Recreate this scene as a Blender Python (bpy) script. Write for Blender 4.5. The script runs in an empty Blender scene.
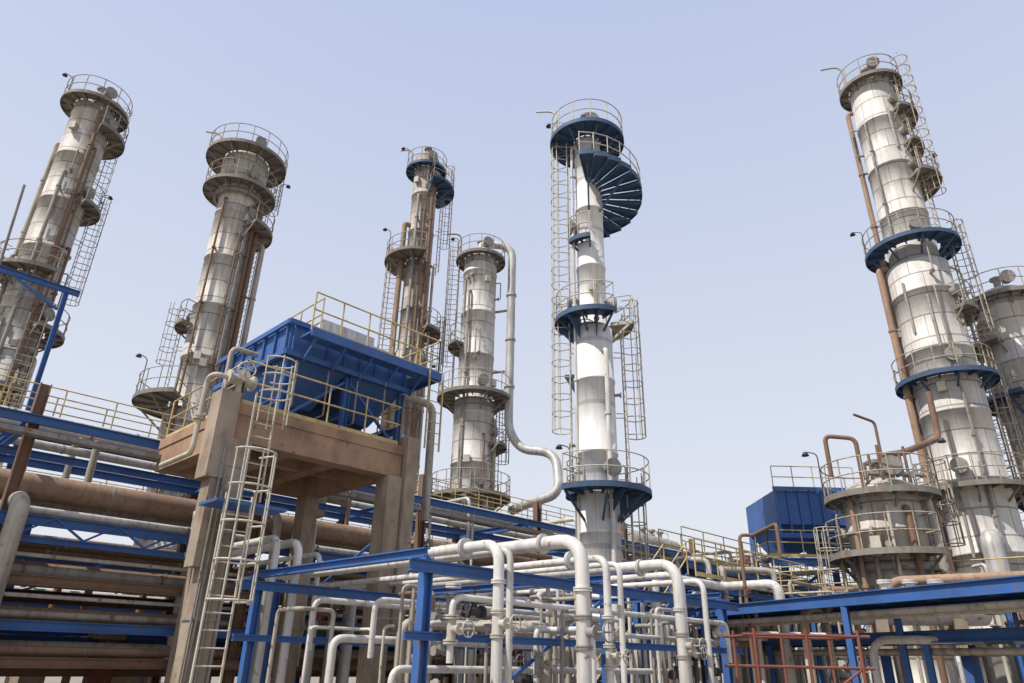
import bpy, math, random
from mathutils import Vector, Matrix
R = random.Random(7)
scene = bpy.context.scene
rad = math.radians

# ------------------------------------------------------------------ materials
def new_mat(name):
    m = bpy.data.materials.new(name); m.use_nodes = True
    nt = m.node_tree; nt.nodes.clear()
    out = nt.nodes.new('ShaderNodeOutputMaterial'); b = nt.nodes.new('ShaderNodeBsdfPrincipled')
    nt.links.new(b.outputs[0], out.inputs[0])
    return m, nt, b
def N(nt, t, **kw):
    n = nt.nodes.new(t)
    for k, v in kw.items(): setattr(n, k, v)
    return n
def noise(nt, vec, scale, detail=3, rough=.6):
    n = N(nt, 'ShaderNodeTexNoise'); n.inputs['Scale'].default_value = scale
    n.inputs['Detail'].default_value = min(detail,3); n.inputs['Roughness'].default_value = rough
    nt.links.new(vec, n.inputs['Vector']); return n.outputs['Fac']
def mapping(nt, vec, sc):
    m = N(nt, 'ShaderNodeMapping'); m.inputs['Scale'].default_value = sc
    nt.links.new(vec, m.inputs['Vector']); return m.outputs[0]
def ramp(nt, fac, a, b, ca=(0,0,0,1), cb=(1,1,1,1)):
    r = N(nt, 'ShaderNodeValToRGB'); e = r.color_ramp.elements
    e[0].position = a; e[0].color = ca; e[1].position = b; e[1].color = cb
    nt.links.new(fac, r.inputs[0]); return r.outputs[0]
def mix(nt, fac, a, b, mode='MIX'):
    m = N(nt, 'ShaderNodeMix', data_type='RGBA', blend_type=mode)
    if isinstance(fac, (int, float)): m.inputs[0].default_value = fac
    else: nt.links.new(fac, m.inputs[0])
    for i, c in ((6, a), (7, b)):
        if isinstance(c, tuple): m.inputs[i].default_value = (c + (1,))[:4]
        else: nt.links.new(c, m.inputs[i])
    return m.outputs[2]
def mth(nt, op, a, b=None):
    m = N(nt, 'ShaderNodeMath', operation=op)
    for i, c in enumerate((a, b)):
        if c is None: continue
        if isinstance(c, (int, float)): m.inputs[i].default_value = c
        else: nt.links.new(c, m.inputs[i])
    return m.outputs[0]
def paint(name, col, rough=.45, dirt=.35, rust=.12, dirtcol=(.16,.12,.085), metal=0.0, bump=.15, sc=1.0, streak=(5,5,.5)):
    m, nt, b = new_mat(name)
    tc = N(nt, 'ShaderNodeTexCoord').outputs['Object']
    n1 = noise(nt, tc, .9*sc, 3); n2 = noise(nt, mapping(nt, tc, streak), 1.3*sc, 3); n3 = noise(nt, tc, 5*sc, 3, .7)
    c = mix(nt, ramp(nt, n1, .35, .7), col, tuple(x*.74 for x in col))
    c = mix(nt, mth(nt,'MULTIPLY', ramp(nt, n2, .46, .70), dirt), c, dirtcol)
    if rust>0: c = mix(nt, mth(nt,'MULTIPLY', ramp(nt, n3, .70-rust, .78-rust*.6), .85), c, (.19,.075,.03))
    nt.links.new(c, b.inputs['Base Color'])
    nt.links.new(mth(nt,'ADD', mth(nt,'MULTIPLY', n3, .3), rough-.12), b.inputs['Roughness'])
    b.inputs['Metallic'].default_value = metal
    b.inputs['Specular IOR Level'].default_value = .35
    if bump>.3:
        bp = N(nt, 'ShaderNodeBump'); bp.inputs['Strength'].default_value = bump; bp.inputs['Distance'].default_value = .02
        nt.links.new(n3, bp.inputs['Height']); nt.links.new(bp.outputs[0], b.inputs['Normal'])
    return m
def clad(name, col, band=.95, metal=.1, rough=.6, stain=.5, stcol=(.19,.13,.09), vary=.3, seamd=.75, patch=1.0):
    """sheet-metal insulation cladding: rings of panels, seams, vertical run-off stains"""
    m, nt, b = new_mat(name)
    tc = N(nt, 'ShaderNodeTexCoord').outputs['Object']
    sp = N(nt, 'ShaderNodeSeparateXYZ'); nt.links.new(tc, sp.inputs[0])
    ang = mth(nt,'ARCTAN2', sp.outputs[1], sp.outputs[0])
    zb = mth(nt,'DIVIDE', sp.outputs[2], band)
    zf = mth(nt,'FLOOR', zb)
    av = mth(nt,'ADD', mth(nt,'MULTIPLY', ang, 6/6.2832), mth(nt,'MULTIPLY', zf, .37))
    cb = N(nt, 'ShaderNodeCombineXYZ'); nt.links.new(zf, cb.inputs[0]); nt.links.new(mth(nt,'FLOOR', av), cb.inputs[1])
    wn = N(nt, 'ShaderNodeTexWhiteNoise'); nt.links.new(cb.outputs[0], wn.inputs['Vector'])
    v = mth(nt,'ADD', mth(nt,'MULTIPLY', wn.outputs['Value'], vary), 1-vary*.6)
    base = mix(nt, 1.0, col, v, 'MULTIPLY')
    fz = mth(nt,'ABSOLUTE', mth(nt,'SUBTRACT', mth(nt,'FRACT', zb), .5))
    fa = mth(nt,'ABSOLUTE', mth(nt,'SUBTRACT', mth(nt,'FRACT', av), .5))
    seam = mth(nt,'MAXIMUM', mth(nt,'GREATER_THAN', fz, .468), mth(nt,'GREATER_THAN', fa, .487))
    n2 = noise(nt, mapping(nt, tc, (3,3,.25)), 1.6, 3, .65); n1 = noise(nt, tc, .8); n3 = noise(nt, tc, 6)
    n4 = noise(nt, mapping(nt, tc, (1.2,1.2,3)), 1.1)
    c = mix(nt, mth(nt,'MULTIPLY', seam, seamd), base, tuple(x*.28 for x in col))
    c = mix(nt, mth(nt,'MULTIPLY', ramp(nt, n2, .46, .74), stain), c, stcol)
    c = mix(nt, mth(nt,'MULTIPLY', ramp(nt, n1, .50, .78), stain*.6), c, (.26,.18,.12))
    c = mix(nt, mth(nt,'MULTIPLY', ramp(nt, n4, .54, .72), stain*.45*patch), c, tuple(x*.5 for x in col))
    c = mix(nt, mth(nt,'MULTIPLY', ramp(nt, n3, .60, .72), stain*.55), c, (.16,.09,.06))
    nt.links.new(c, b.inputs['Base Color'])
    b.inputs['Metallic'].default_value = metal; b.inputs['Specular IOR Level'].default_value = .3
    nt.links.new(mth(nt,'ADD', mth(nt,'MULTIPLY', n3, .3), rough-.1), b.inputs['Roughness'])
    bp = N(nt, 'ShaderNodeBump'); bp.inputs['Strength'].default_value = .5; bp.inputs['Distance'].default_value = .02
    h = mth(nt,'SUBTRACT', mth(nt,'MULTIPLY', n3, .3), seam)
    nt.links.new(h, bp.inputs['Height']); nt.links.new(bp.outputs[0], b.inputs['Normal'])
    return m
M = {}
M['white'] = paint('white_paint', (.64,.62,.585), .45, .38, .08)
M['cream'] = paint('cream_paint', (.56,.52,.43), .5, .4, .10)
M['yellow'] = paint('yellow_rail_paint', (.58,.45,.20), .55, .35, .12)
M['beige'] = paint('beige_rail_paint', (.42,.38,.30), .6, .5, .18)
M['blue'] = paint('blue_steel_paint', (.04,.125,.36), .55, .4, .10, (.11,.12,.14))
M['dblue'] = paint('dark_blue_paint', (.045,.10,.19), .6, .5, .12, (.08,.08,.09))
M['rust'] = paint('rusty_steel', (.20,.125,.085), .7, .6, .2)
M['brown'] = paint('brown_pipe_coating', (.34,.22,.15), .65, .6, .1)
M['grey'] = paint('grey_steel', (.30,.29,.27), .6, .5, .15, metal=.1)
M['platg'] = paint('platform_steel', (.24,.225,.20), .7, .6, .15)
M['red'] = paint('red_oxide_paint', (.22,.065,.045), .6, .5, .1)
M['conc'] = paint('weathered_concrete', (.36,.29,.22), .85, .7, .08, (.15,.105,.07), bump=.5, streak=(1.6,1.6,.7))
M['slab'] = paint('stained_concrete', (.37,.235,.15), .85, .7, .07, (.17,.10,.065), bump=.5, streak=(1.1,1.1,1.0))
M['lag'] = paint('pipe_lagging', (.43,.39,.33), .6, .65, .08, metal=.1)
M['alu'] = paint('aluminium_lagging', (.52,.51,.49), .5, .5, .05, metal=.2)
M['dark'] = paint('dark_equipment', (.05,.05,.055), .5, .3, .1)
M['claA'] = clad('column_cladding', (.50,.475,.43), .95, .1, .6, .6)
M['claB'] = clad('column_cladding_brown', (.40,.36,.31), .9, .1, .65, .75)
M['claC'] = clad('column_cladding_silver', (.56,.54,.505), 1.05, .15, .55, .45)
M['claW'] = clad('column_white_paint', (.70,.69,.665), 2.6, 0, .5, .3, vary=.06, seamd=.4, patch=.2)
M['ground'] = paint('gravel_ground', (.30,.26,.21), .9, .5, .05, sc=.6)
M['wall'] = paint('rendered_wall', (.6,.58,.54), .8, .3, 0)

# ------------------------------------------------------------------ mesh builder
class MB:
    def __init__(s): s.V=[]; s.F=[]; s.S=[]
    def add(s, vs, fs, smooth=False):
        o=len(s.V); s.V += [tuple(v) for v in vs]
        for f in fs: s.F.append([i+o for i in f]); s.S.append(smooth)
    def box(s, c, dx, dy, dz):
        c=Vector(c); dx=Vector(dx); dy=Vector(dy); dz=Vector(dz)
        vs=[c+dx*i+dy*j+dz*k for i in(-1,1) for j in(-1,1) for k in(-1,1)]
        s.add(vs,[(0,1,3,2),(4,6,7,5),(0,4,5,1),(2,3,7,6),(0,2,6,4),(1,5,7,3)])
    def bar(s, p0, p1, w, h, up=(0,0,1)):
        p0=Vector(p0);p1=Vector(p1);d=p1-p0
        if d.length<1e-5: return
        u=Vector(up)
        if abs(d.normalized().dot(u))>.98: u=Vector((.7071,.7071,0))
        x=d.cross(u).normalized(); z=x.cross(d).normalized()
        s.box((p0+p1)/2, d/2, x*w/2, z*h/2)
    def ibeam(s, p0, p1, w, h, up=(0,0,1), tf=.022):
        p0=Vector(p0);p1=Vector(p1);d=p1-p0;u=Vector(up)
        if abs(d.normalized().dot(u))>.98: u=Vector((.7071,.7071,0))
        x=d.cross(u).normalized(); z=x.cross(d).normalized()
        o=z*(h/2-tf/2)
        s.box((p0+p1)/2+o, d/2, x*w/2, z*tf/2); s.box((p0+p1)/2-o, d/2, x*w/2, z*tf/2)
        s.box((p0+p1)/2, d/2, x*.009, z*(h/2-tf-.001))
    def sweep(s, pts, r, n=8, caps=True):
        pts=[Vector(p) for p in pts]; k=len(pts)
        if k<2: return
        t=(pts[1]-pts[0]).normalized()
        a=Vector((0,0,1)) if abs(t.z)<.9 else Vector((1,0,0))
        x=t.cross(a).normalized(); vs=[]; prev=t
        for i,p in enumerate(pts):
            if i==0: t=(pts[1]-p)
            elif i==k-1: t=(p-pts[i-1])
            else: t=(pts[i+1]-p).normalized()+(p-pts[i-1]).normalized()
            if t.length<1e-6: t=prev.copy()
            t=t.normalized()
            x=(x-t*x.dot(t)).normalized(); y=t.cross(x); prev=t
            for j in range(n):
                q=2*math.pi*j/n; vs.append(p+x*math.cos(q)*r+y*math.sin(q)*r)
        fs=[(i*n+j,i*n+(j+1)%n,(i+1)*n+(j+1)%n,(i+1)*n+j) for i in range(k-1) for j in range(n)]
        s.add(vs,fs,n>4)
        if caps:
            s.add(vs[:n],[tuple(range(n))[::-1]]); s.add(vs[-n:],[tuple(range(n))])
    def tube(s,p0,p1,r,n=8): s.sweep([p0,p1],r,n)
    def path(s, pts, r, n=12, bend=None):
        pts=[Vector(p) for p in pts]; bend=bend or r*3
        out=[pts[0]]
        for i in range(1,len(pts)-1):
            a,b,c=pts[i-1],pts[i],pts[i+1]
            d0=(a-b); d1=(c-b); L=min(bend,d0.length*.48,d1.length*.48)
            if d0.length<1e-4 or d1.length<1e-4: continue
            d0.normalize(); d1.normalize()
            if d0.dot(d1)<-.999: continue
            q0=b+d0*L;q1=b+d1*L
            for k in range(7):
                u=k/6; out.append(q0*(1-u)**2*1+b*2*u*(1-u)+q1*u*u)
        out.append(pts[-1]); s.sweep(out,r,n)
    def flange(s,p,d,r,th=.05):
        p=Vector(p);d=Vector(d).normalized(); s.tube(p-d*th,p-d*.006,r,14); s.tube(p+d*.006,p+d*th,r,14)
    def revolve(s, prof, n=48, c=(0,0)):
        vs=[];k=len(prof)
        for (r,z) in prof:
            for j in range(n):
                q=2*math.pi*j/n; vs.append((c[0]+r*math.cos(q),c[1]+r*math.sin(q),z))
        s.add(vs,[(i*n+j,i*n+(j+1)%n,(i+1)*n+(j+1)%n,(i+1)*n+j) for i in range(k-1) for j in range(n)],True)
    def sector(s,c,z,r0,r1,a0,a1,th):
        n=max(4,int(abs(a1-a0)/7)); vs=[]
        for i in range(n+1):
            q=rad(a0+(a1-a0)*i/n); C,S_=math.cos(q),math.sin(q)
            for (r,zz) in((r0,z),(r1,z),(r1,z+th),(r0,z+th)): vs.append((c[0]+r*C,c[1]+r*S_,zz))
        fs=[]
        for i in range(n):
            o=i*4
            for j in range(4): fs.append((o+j,o+(j+1)%4,o+4+(j+1)%4,o+4+j))
        if abs(a1-a0)<359: fs+= [(0,3,2,1),(n*4,n*4+1,n*4+2,n*4+3)]
        s.add(vs,fs)
    def arc(s,c,z,r,a0,a1,tr,n=4):
        k=max(4,int(abs(a1-a0)/9))
        s.sweep([(c[0]+r*math.cos(rad(a0+(a1-a0)*i/k)),c[1]+r*math.sin(rad(a0+(a1-a0)*i/k)),z) for i in range(k+1)],tr,n,False)
    def torus(s,c,axis,r,tr,k=16,n=5):
        axis=Vector(axis).normalized(); a=Vector((0,0,1)) if abs(axis.z)<.9 else Vector((1,0,0))
        x=axis.cross(a).normalized();y=axis.cross(x);c=Vector(c)
        s.sweep([c+x*r*math.cos(6.28318*i/k)+y*r*math.sin(6.28318*i/k) for i in range(k+1)],tr,n,False)
    def ladder(s, p, ang, z0, z1, cage=True, w=.25, hr=.38):
        ox,oy=math.cos(rad(ang)),math.sin(rad(ang)); tx,ty=-oy,ox
        P=lambda o,t,z:(p[0]+ox*o+tx*t,p[1]+oy*o+ty*t,z)
        for sd in(-w,w): s.bar(P(0,sd,z0),P(0,sd,z1),.05,.03)
        z=z0+.2
        while z<z1: s.tube(P(0,-w,z),P(0,w,z),.014,4); z+=.3
        if cage:
            z=z0+2.2
            while z<z1+.9:
                loop=[P(0,w,z)]+[P(o,t,z) for o,t in [(.38+.34*math.sin(rad(q)),hr*math.cos(rad(q))) for q in range(0,181,20)]]+[P(0,-w,z)]
                s.sweep(loop,.022,4,False); z+=.7
            for q in(10,50,90,130,170):
                o,t=.38+.34*math.sin(rad(q)),hr*math.cos(rad(q))
                s.bar(P(o,t,z0+2.2),P(o,t,z1+.8),.035,.02)
    def railing(s, pts, h=1.1, r=.024, step=1.4, toe=True):
        pts=[Vector(p) for p in pts]
        for a,b in zip(pts[:-1],pts[1:]):
            L=(b-a).length
            if L<.05: continue
            k=max(1,round(L/step))
            for i in range(k+1):
                q=a.lerp(b,i/k); s.tube(q,q+Vector((0,0,h)),r,5)
            for hh in(h,h*.55): s.tube(a+Vector((0,0,hh)),b+Vector((0,0,hh)),r,5)
            if toe: s.bar(a+Vector((0,0,.08)),b+Vector((0,0,.08)),.012,.13)
    def valve(s,p,d,sz=.2,up=(0,0,1)):
        p=Vector(p);d=Vector(d).normalized();up=Vector(up).normalized()
        s.flange(p-d*sz*1.3,d,sz*.85,.03); s.flange(p+d*sz*1.3,d,sz*.85,.03)
        s.sweep([p-d*sz*1.3,p-d*sz*.6,p,p+d*sz*.6,p+d*sz*1.3],sz*.55,10)
        s.tube(p,p+up*sz*1.5,sz*.45,10); s.tube(p+up*sz*1.4,p+up*sz*1.55,sz*.65,10)
        s.tube(p+up*sz*1.5,p+up*sz*3.2,sz*.1,6)
        s.torus(p+up*sz*2.9,up,sz*.85,sz*.09)
        a=up.cross(d).normalized()
        for v in(a,d): s.tube(p+up*sz*2.9-v*sz*.8,p+up*sz*2.9+v*sz*.8,sz*.05,4)
class Obj:
    def __init__(s,name,loc=(0,0,0)):
        s.e=bpy.data.objects.new(name,None); scene.collection.objects.link(s.e); s.e.location=loc; s.e.empty_display_size=.5
        s.loc=Vector(loc); s.P={}
    def p(s,part,mat):
        k=(part,mat)
        if k not in s.P: s.P[k]=MB()
        return s.P[k]
    def done(s):
        for (part,mat),mb in s.P.items():
            if not mb.V: continue
            me=bpy.data.meshes.new(part); L=s.loc
            me.from_pydata([(v[0]-L.x,v[1]-L.y,v[2]-L.z) for v in mb.V],[],mb.F)
            me.polygons.foreach_set('use_smooth',mb.S); me.materials.append(M[mat]); me.update()
            o=bpy.data.objects.new(part,me); scene.collection.objects.link(o); o.parent=s.e
c45=math.sqrt(.5)
def G(s,t,z=0): return Vector((-6.1+c45*(s-t), 15+c45*(s+t), z))   # plant grid -> world
E1=Vector((c45,c45,0)); E2=Vector((-c45,c45,0)); UP=Vector((0,0,1))
def gbox(mb,s0,s1,t0,t1,za,zb): mb.box(G((s0+s1)/2,(t0+t1)/2,(za+zb)/2),E1*(s1-s0)/2,E2*(t1-t0)/2,UP*(zb-za)/2)
def wbox(mb,x0,x1,y0,y1,za,zb): mb.box(((x0+x1)/2,(y0+y1)/2,(za+zb)/2),((x1-x0)/2,0,0),(0,(y1-y0)/2,0),(0,0,(zb-za)/2))

# ------------------------------------------------------------------ columns
def column(name,x,y,secs,shell,plats,ladders,pipes,rail='beige',plat='platg',davit=None,band=2.85,lamps=(),rim=None,fit=14):
    o=Obj(name,(x,y,0)); A0=-math.degrees(math.atan2(x,y)); c=(x,y); rim=rim or plat
    sh=o.p('shell',shell); prof=[]
    for i,(z0,z1,r) in enumerate(secs):
        z=z0; prof.append((r,z0))
        while z+band<z1-.3:
            z+=band; prof+=[(r,z-.05),(r+.03,z-.04),(r+.03,z+.04),(r,z+.05)]
        prof.append((r,z1))
    r=secs[-1][2]; zt=secs[-1][1]
    for k in range(1,9): prof.append((r*math.cos(rad(k*11)),zt+r*.5*math.sin(rad(k*11))))
    prof.append((0.001,zt+r*.5)); sh.revolve(prof,56,c)
    nz=o.p('top_nozzle','grey'); nz.tube((x,y,zt+r*.4),(x,y,zt+r*.5+.7),.16,12); nz.flange((x,y,zt+r*.5+.6),(0,0,1),.28,.05)
    fl=o.p('girth_flanges','grey')
    for (z0,z1,r) in secs[1:]:
        fl.revolve([(r-.05,z0-.12),(r+.1,z0-.12),(r+.1,z0+.12),(r-.05,z0+.12)],56,c)
    sk=o.p('skirt_base','conc'); sk.revolve([(secs[0][2]+.5,0),(secs[0][2]+.5,.45),(secs[0][2],.45)],12,c)
    rr=random.Random(int(abs(x*31+y*17)))
    def rat(z):
        for (a,b_,r) in secs:
            if a<=z<=b_: return r
        return secs[-1][2]
    ft=o.p('instrument_nozzles','grey'); fb=o.p('junction_boxes','cream')
    for i in range(fit):
        z=rr.uniform(5,zt-1.5); a=rad(A0+rr.uniform(-175,-5)); C,S_=math.cos(a),math.sin(a); r=rat(z)
        k=rr.random()
        if k<.5:
            ft.tube((x+(r-.05)*C,y+(r-.05)*S_,z),(x+(r+.22)*C,y+(r+.22)*S_,z),.06,8); ft.flange((x+(r+.22)*C,y+(r+.22)*S_,z),(C,S_,0),.11,.025)
            if k<.25:
                z2=min(z+rr.uniform(1,2),zt-.6)
                ft.path([(x+(r+.25)*C,y+(r+.25)*S_,z),(x+(r+.35)*C,y+(r+.35)*S_,z),(x+(r+.35)*C,y+(r+.35)*S_,z2),(x+(rat(z2)-.02)*C,y+(rat(z2)-.02)*S_,z2)],.035,6,.1)
        elif k<.75: fb.box((x+(r+.12)*C,y+(r+.12)*S_,z),(.1*C,.1*S_,0),(-.16*S_,.16*C,0),(0,0,.2))
        else: ft.bar((x+(r+.06)*C,y+(r+.06)*S_,z-2.5),(x+(r+.06)*C,y+(r+.06)*S_,z),.1,.05)
    for pl_ in plats:
        (z,r0,r1,p0,p1)=pl_[:5]; dm=pl_[5] if len(pl_)>5 else plat; rm=pl_[5] if len(pl_)>5 else rim
        a0,a1=A0+p0,A0+p1; full=abs(p1-p0)>=359
        d=o.p('platform_deck',dm); d.sector(c,z,r0+.03,r1,a0,a1,.04)
        o.p('platform_rim',rm).sector(c,z-.12,r1+.003,r1+.02,a0,a1,.2)
        step=24; n=max(2,int(abs(a1-a0)/step))
        for i in range(n+(0 if full else 1)):
            q=rad(a0+(a1-a0)*i/n); C,S_=math.cos(q),math.sin(q)
            d.bar((x+(r0+.01)*C,y+(r0+.01)*S_,z-.065),(x+(r1-.01)*C,y+(r1-.01)*S_,z-.065),.06,.12)
            if i%2==0: d.bar((x+(r0-.02)*C,y+(r0-.02)*S_,z-.9*(r1-r0)),(x+(r1-.15)*C,y+(r1-.15)*S_,z-.13),.06,.08)
        rl=o.p('handrail',rail)
        for hh in(.55,1.1): rl.arc(c,z+.05+hh,r1-.04,a0,a1,.024,5)
        k=max(2,int(abs(a1-a0)*math.pi/180*r1/.8))
        for i in range(k+(0 if full else 1)):
            q=rad(a0+(a1-a0)*i/k); rl.tube((x+(r1-.04)*math.cos(q),y+(r1-.04)*math.sin(q),z+.04),(x+(r1-.04)*math.cos(q),y+(r1-.04)*math.sin(q),z+1.16),.024,5)
        if not full:
            for a in(a0,a1):
                C,S_=math.cos(rad(a)),math.sin(rad(a))
                for hh in(.6,1.15): rl.tube((x+(r0+.05)*C,y+(r0+.05)*S_,z+hh),(x+(r1-.04)*C,y+(r1-.04)*S_,z+hh),.024,5)
        q=rad(A0+(p0+p1)/2-40 if not full else A0-70); C,S_=math.cos(q),math.sin(q)
        mw=o.p('manways','grey'); mw.tube((x+(r0-.1)*C,y+(r0-.1)*S_,z+.8),(x+(r0+.25)*C,y+(r0+.25)*S_,z+.8),.25,16); mw.flange((x+(r0+.25)*C,y+(r0+.25)*S_,z+.8),(C,S_,0),.33,.04)
    for (ph,rr_,z0,z1,cage) in ladders:
        a=A0+ph; o.p('caged_ladder',rail).ladder((x+rr_*math.cos(rad(a)),y+rr_*math.sin(rad(a))),a,z0,z1,cage)
        z=z0+.5
        while z<z1:
            for w in(-.25,.25):
                t=Vector((-math.sin(rad(a)),math.cos(rad(a)),0))*w; b=Vector((math.cos(rad(a)),math.sin(rad(a)),0))
                o.p('caged_ladder',rail).bar(Vector((x,y,z))+b*(rr_-.4)+t,Vector((x,y,z))+b*rr_+t,.03,.03)
            z+=2.5
    for (ph,dist,z0,z1,pr,mat,inr) in pipes:
        a=rad(A0+ph); C,S_=math.cos(a),math.sin(a)
        pts=[(x+inr*C,y+inr*S_,z1),(x+dist*C,y+dist*S_,z1),(x+dist*C,y+dist*S_,z0)]
        o.p('riser_pipe',mat).path(pts,pr,12,pr*3.5)
        z=z0+2
        while z<z1-1:
            o.p('pipe_supports','grey').bar((x+(inr-.1)*C,y+(inr-.1)*S_,z),(x+dist*C,y+dist*S_,z),.08,.08)
            o.p('riser_pipe',mat).tube((x+dist*C,y+dist*S_,z-.05),(x+dist*C,y+dist*S_,z+.05),pr+.035,12); z+=3.2
    if davit:
        ph,rr_,zz=davit; a=rad(A0+ph); C,S_=math.cos(a),math.sin(a); dv=o.p('davit',rail)
        dv.path([(x+rr_*C,y+rr_*S_,zz),(x+rr_*C,y+rr_*S_,zz+2.3),(x+(rr_+1.0)*C,y+(rr_+1.0)*S_,zz+2.5)],.05,8,.5)
    for (ph,rr_,zz) in lamps:
        a=rad(A0+ph); C,S_=math.cos(a),math.sin(a); lp=o.p('flood_lamp','dark')
        lp.path([(x+rr_*C,y+rr_*S_,zz),(x+rr_*C,y+rr_*S_,zz+1.8),(x+(rr_+.35)*C,y+(rr_+.35)*S_,zz+1.9)],.022,6,.3)
        lp.revolve([(.001,zz+1.93),(.07,zz+1.9),(.14,zz+1.76),(.001,zz+1.79)],10,(x+(rr_+.4)*C,y+(rr_+.4)*S_))
    return o

# far left
o=column('distillation_column',-23.5,30,[(0,14,1.12),(14,29.4,1.0)],'claA',
 [(28.9,1.0,1.65,0,360),(27.2,1.0,1.85,-75,75),(22.6,1.0,1.75,-60,60),(18.2,1.0,1.9,110,290),(12.2,1.1,2.0,100,300),(15.4,1.1,1.9,-70,60)],
 [(35,1.3,22.6,29.9,True),(10,1.35,15.4,23,True),(190,1.4,12.2,18.6,True)],
 [(-75,1.2,8,28.3,.11,'rust',.9),(-110,1.2,5,24,.09,'grey',.9),(150,1.3,6,26.5,.11,'lag',.9),(-40,1.2,9,20,.07,'rust',.9),(-62,1.25,5,26,.05,'rust',.9)],
 davit=(60,1.5,28.9),lamps=[(170,1.5,28.9),(20,1.7,22.6)])
o.p('guy_bracing','grey').tube((-24.5,29.2,12),(-23.7,27.5,22),.06,6); o.done()
# second
o=column('distillation_column',-15.4,32,[(0,12,1.12),(12,24.5,1.0),(24.5,27.0,1.2)],'claA',
 [(27.1,1.2,2.15,0,360),(24.9,1.18,1.9,0,360),(22.6,1.0,2.1,-60,50),(12.4,1.1,2.6,120,250),(16.5,1.0,1.6,150,215),(10.2,1.1,2.4,-30,100)],
 [(20,1.6,22.6,27.6,True),(165,1.4,12.4,17,True),(15,1.5,10.2,22.8,False)],
 [(-20,1.3,7,24.4,.14,'rust',.9),(-55,1.2,6,23.8,.08,'grey',.9),(0,1.7,4,22.2,.15,'lag',.9),(-125,1.2,6,24,.06,'rust',.9),(-70,1.2,6,22,.05,'rust',.9),(-38,1.25,6,24,.09,'rust',.9)],
 davit=(150,1.9,27.1),lamps=[(10,2.1,24.9),(-160,2.5,12.4)]); o.done()
# third (slim, many risers)
o=column('distillation_column',-6.05,38,[(0,18,.95),(18,32.5,.8)],'claB',
 [(31.5,.8,1.35,0,360,'dblue'),(30.0,.82,1.95,-75,60,'dblue'),(24.3,.82,2.1,100,280),(19.5,.82,1.7,-60,50),(15.5,.95,2.0,100,280)],
 [(20,1.3,24,32,True),(180,1.25,15.5,24.8,True),(10,1.3,15,20,True)],
 [(-60,1.05,6,31,.12,'rust',.8),(-110,1.05,6,29,.1,'grey',.8),(200,1.15,5,27,.16,'brown',.8),(-30,1.1,6,24,.08,'lag',.8),(-85,1.05,6,28,.07,'rust',.8)],
 davit=(150,1.2,31.5),lamps=[(180,1.3,31.5),(200,2.0,24.3)]); o.done()
# fourth with big overhead line
o=column('distillation_column',-2.1,38,[(0,15,1.15),(15,24.9,1.03)],'claC',
 [(24.6,1.03,1.55,0,360),(15.3,1.12,2.15,0,360),(18.6,1.0,1.7,110,220),(9.6,1.15,2.2,0,360),(12.5,1.1,1.9,-40,80)],
 [(175,1.35,15.3,25,True),(20,1.5,9.6,15.6,True)],
 [(-120,1.2,5,22,.07,'grey',.9),(-20,1.3,5,14,.1,'lag',.9),(-60,1.25,5,13,.06,'rust',.9)],
 davit=(160,1.4,24.6),lamps=[(170,1.5,24.6),(-170,2.1,15.3)],rail='beige',rim='platg')
ov=o.p('overhead_line','alu')
ov.path([(-2.1,38,25.4),(-2.1,38,25.9),(-.1,37.6,25.6),(-.1,37.6,13.4),(.6,37.3,12.2),(2.5,36.6,11.9),(2.6,35.6,9.4),(1.2,36.6,9.2),(.2,38,9.0)],.25,14,1.0)
for z in(16,19,22): ov.tube((-.1,37.6,z-.06),(-.1,37.6,z+.06),.32,14)
for z in(17,21): o.p('pipe_supports','grey').bar((-1.2,38,z),(-.1,37.6,z),.1,.12)
o.done()
# fifth: the white column in the centre
x5,y5=3.22,25
A5=-math.degrees(math.atan2(x5,y5))
o=column('white_distillation_column',x5,y5,[(0,13.6,.76),(13.6,23.8,.58)],'claW',
 [(23.1,.58,1.66,0,360),(14.0,.7,1.5,150,305),(13.9,.7,1.6,-10,75,'cream'),(7.1,.76,1.9,-130,100),(7.1,.76,1.15,101,229),(17.6,.6,1.0,-150,-90)],
 [(178,.92,7.3,23.6,True),(8,1.15,7.1,14.3,True),(30,1.2,.5,7.2,True)],
 [(-150,.8,3,22.6,.06,'white',.5),(-60,.95,1.5,12.5,.09,'white',.6)],
 rail='cream',plat='dblue',davit=(170,1.4,23.1),lamps=[(160,1.5,23.1),(175,1.0,7.1)],fit=8)
br=o.p('platform_brackets','dblue')
for (z,a,r1) in((14.0,180,1.45),(14.0,230,1.45),(14.0,280,1.45),(11.9,178,1.15),(7.1,-60,1.8),(7.1,0,1.8),(7.1,60,1.8)):
    q=rad(A5+a); C,S_=math.cos(q),math.sin(q); t=Vector((-S_,C,0))*.012
    P=[Vector((x5+.7*C,y5+.7*S_,z-.1)),Vector((x5+r1*C,y5+r1*S_,z-.1)),Vector((x5+r1*C,y5+r1*S_,z-.22)),Vector((x5+.7*C,y5+.7*S_,z-1.0))]
    br.add([p+t for p in P]+[p-t for p in P],[(0,1,2,3),(7,6,5,4),(0,4,5,1),(1,5,6,2),(2,6,7,3),(3,7,4,0)])
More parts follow.
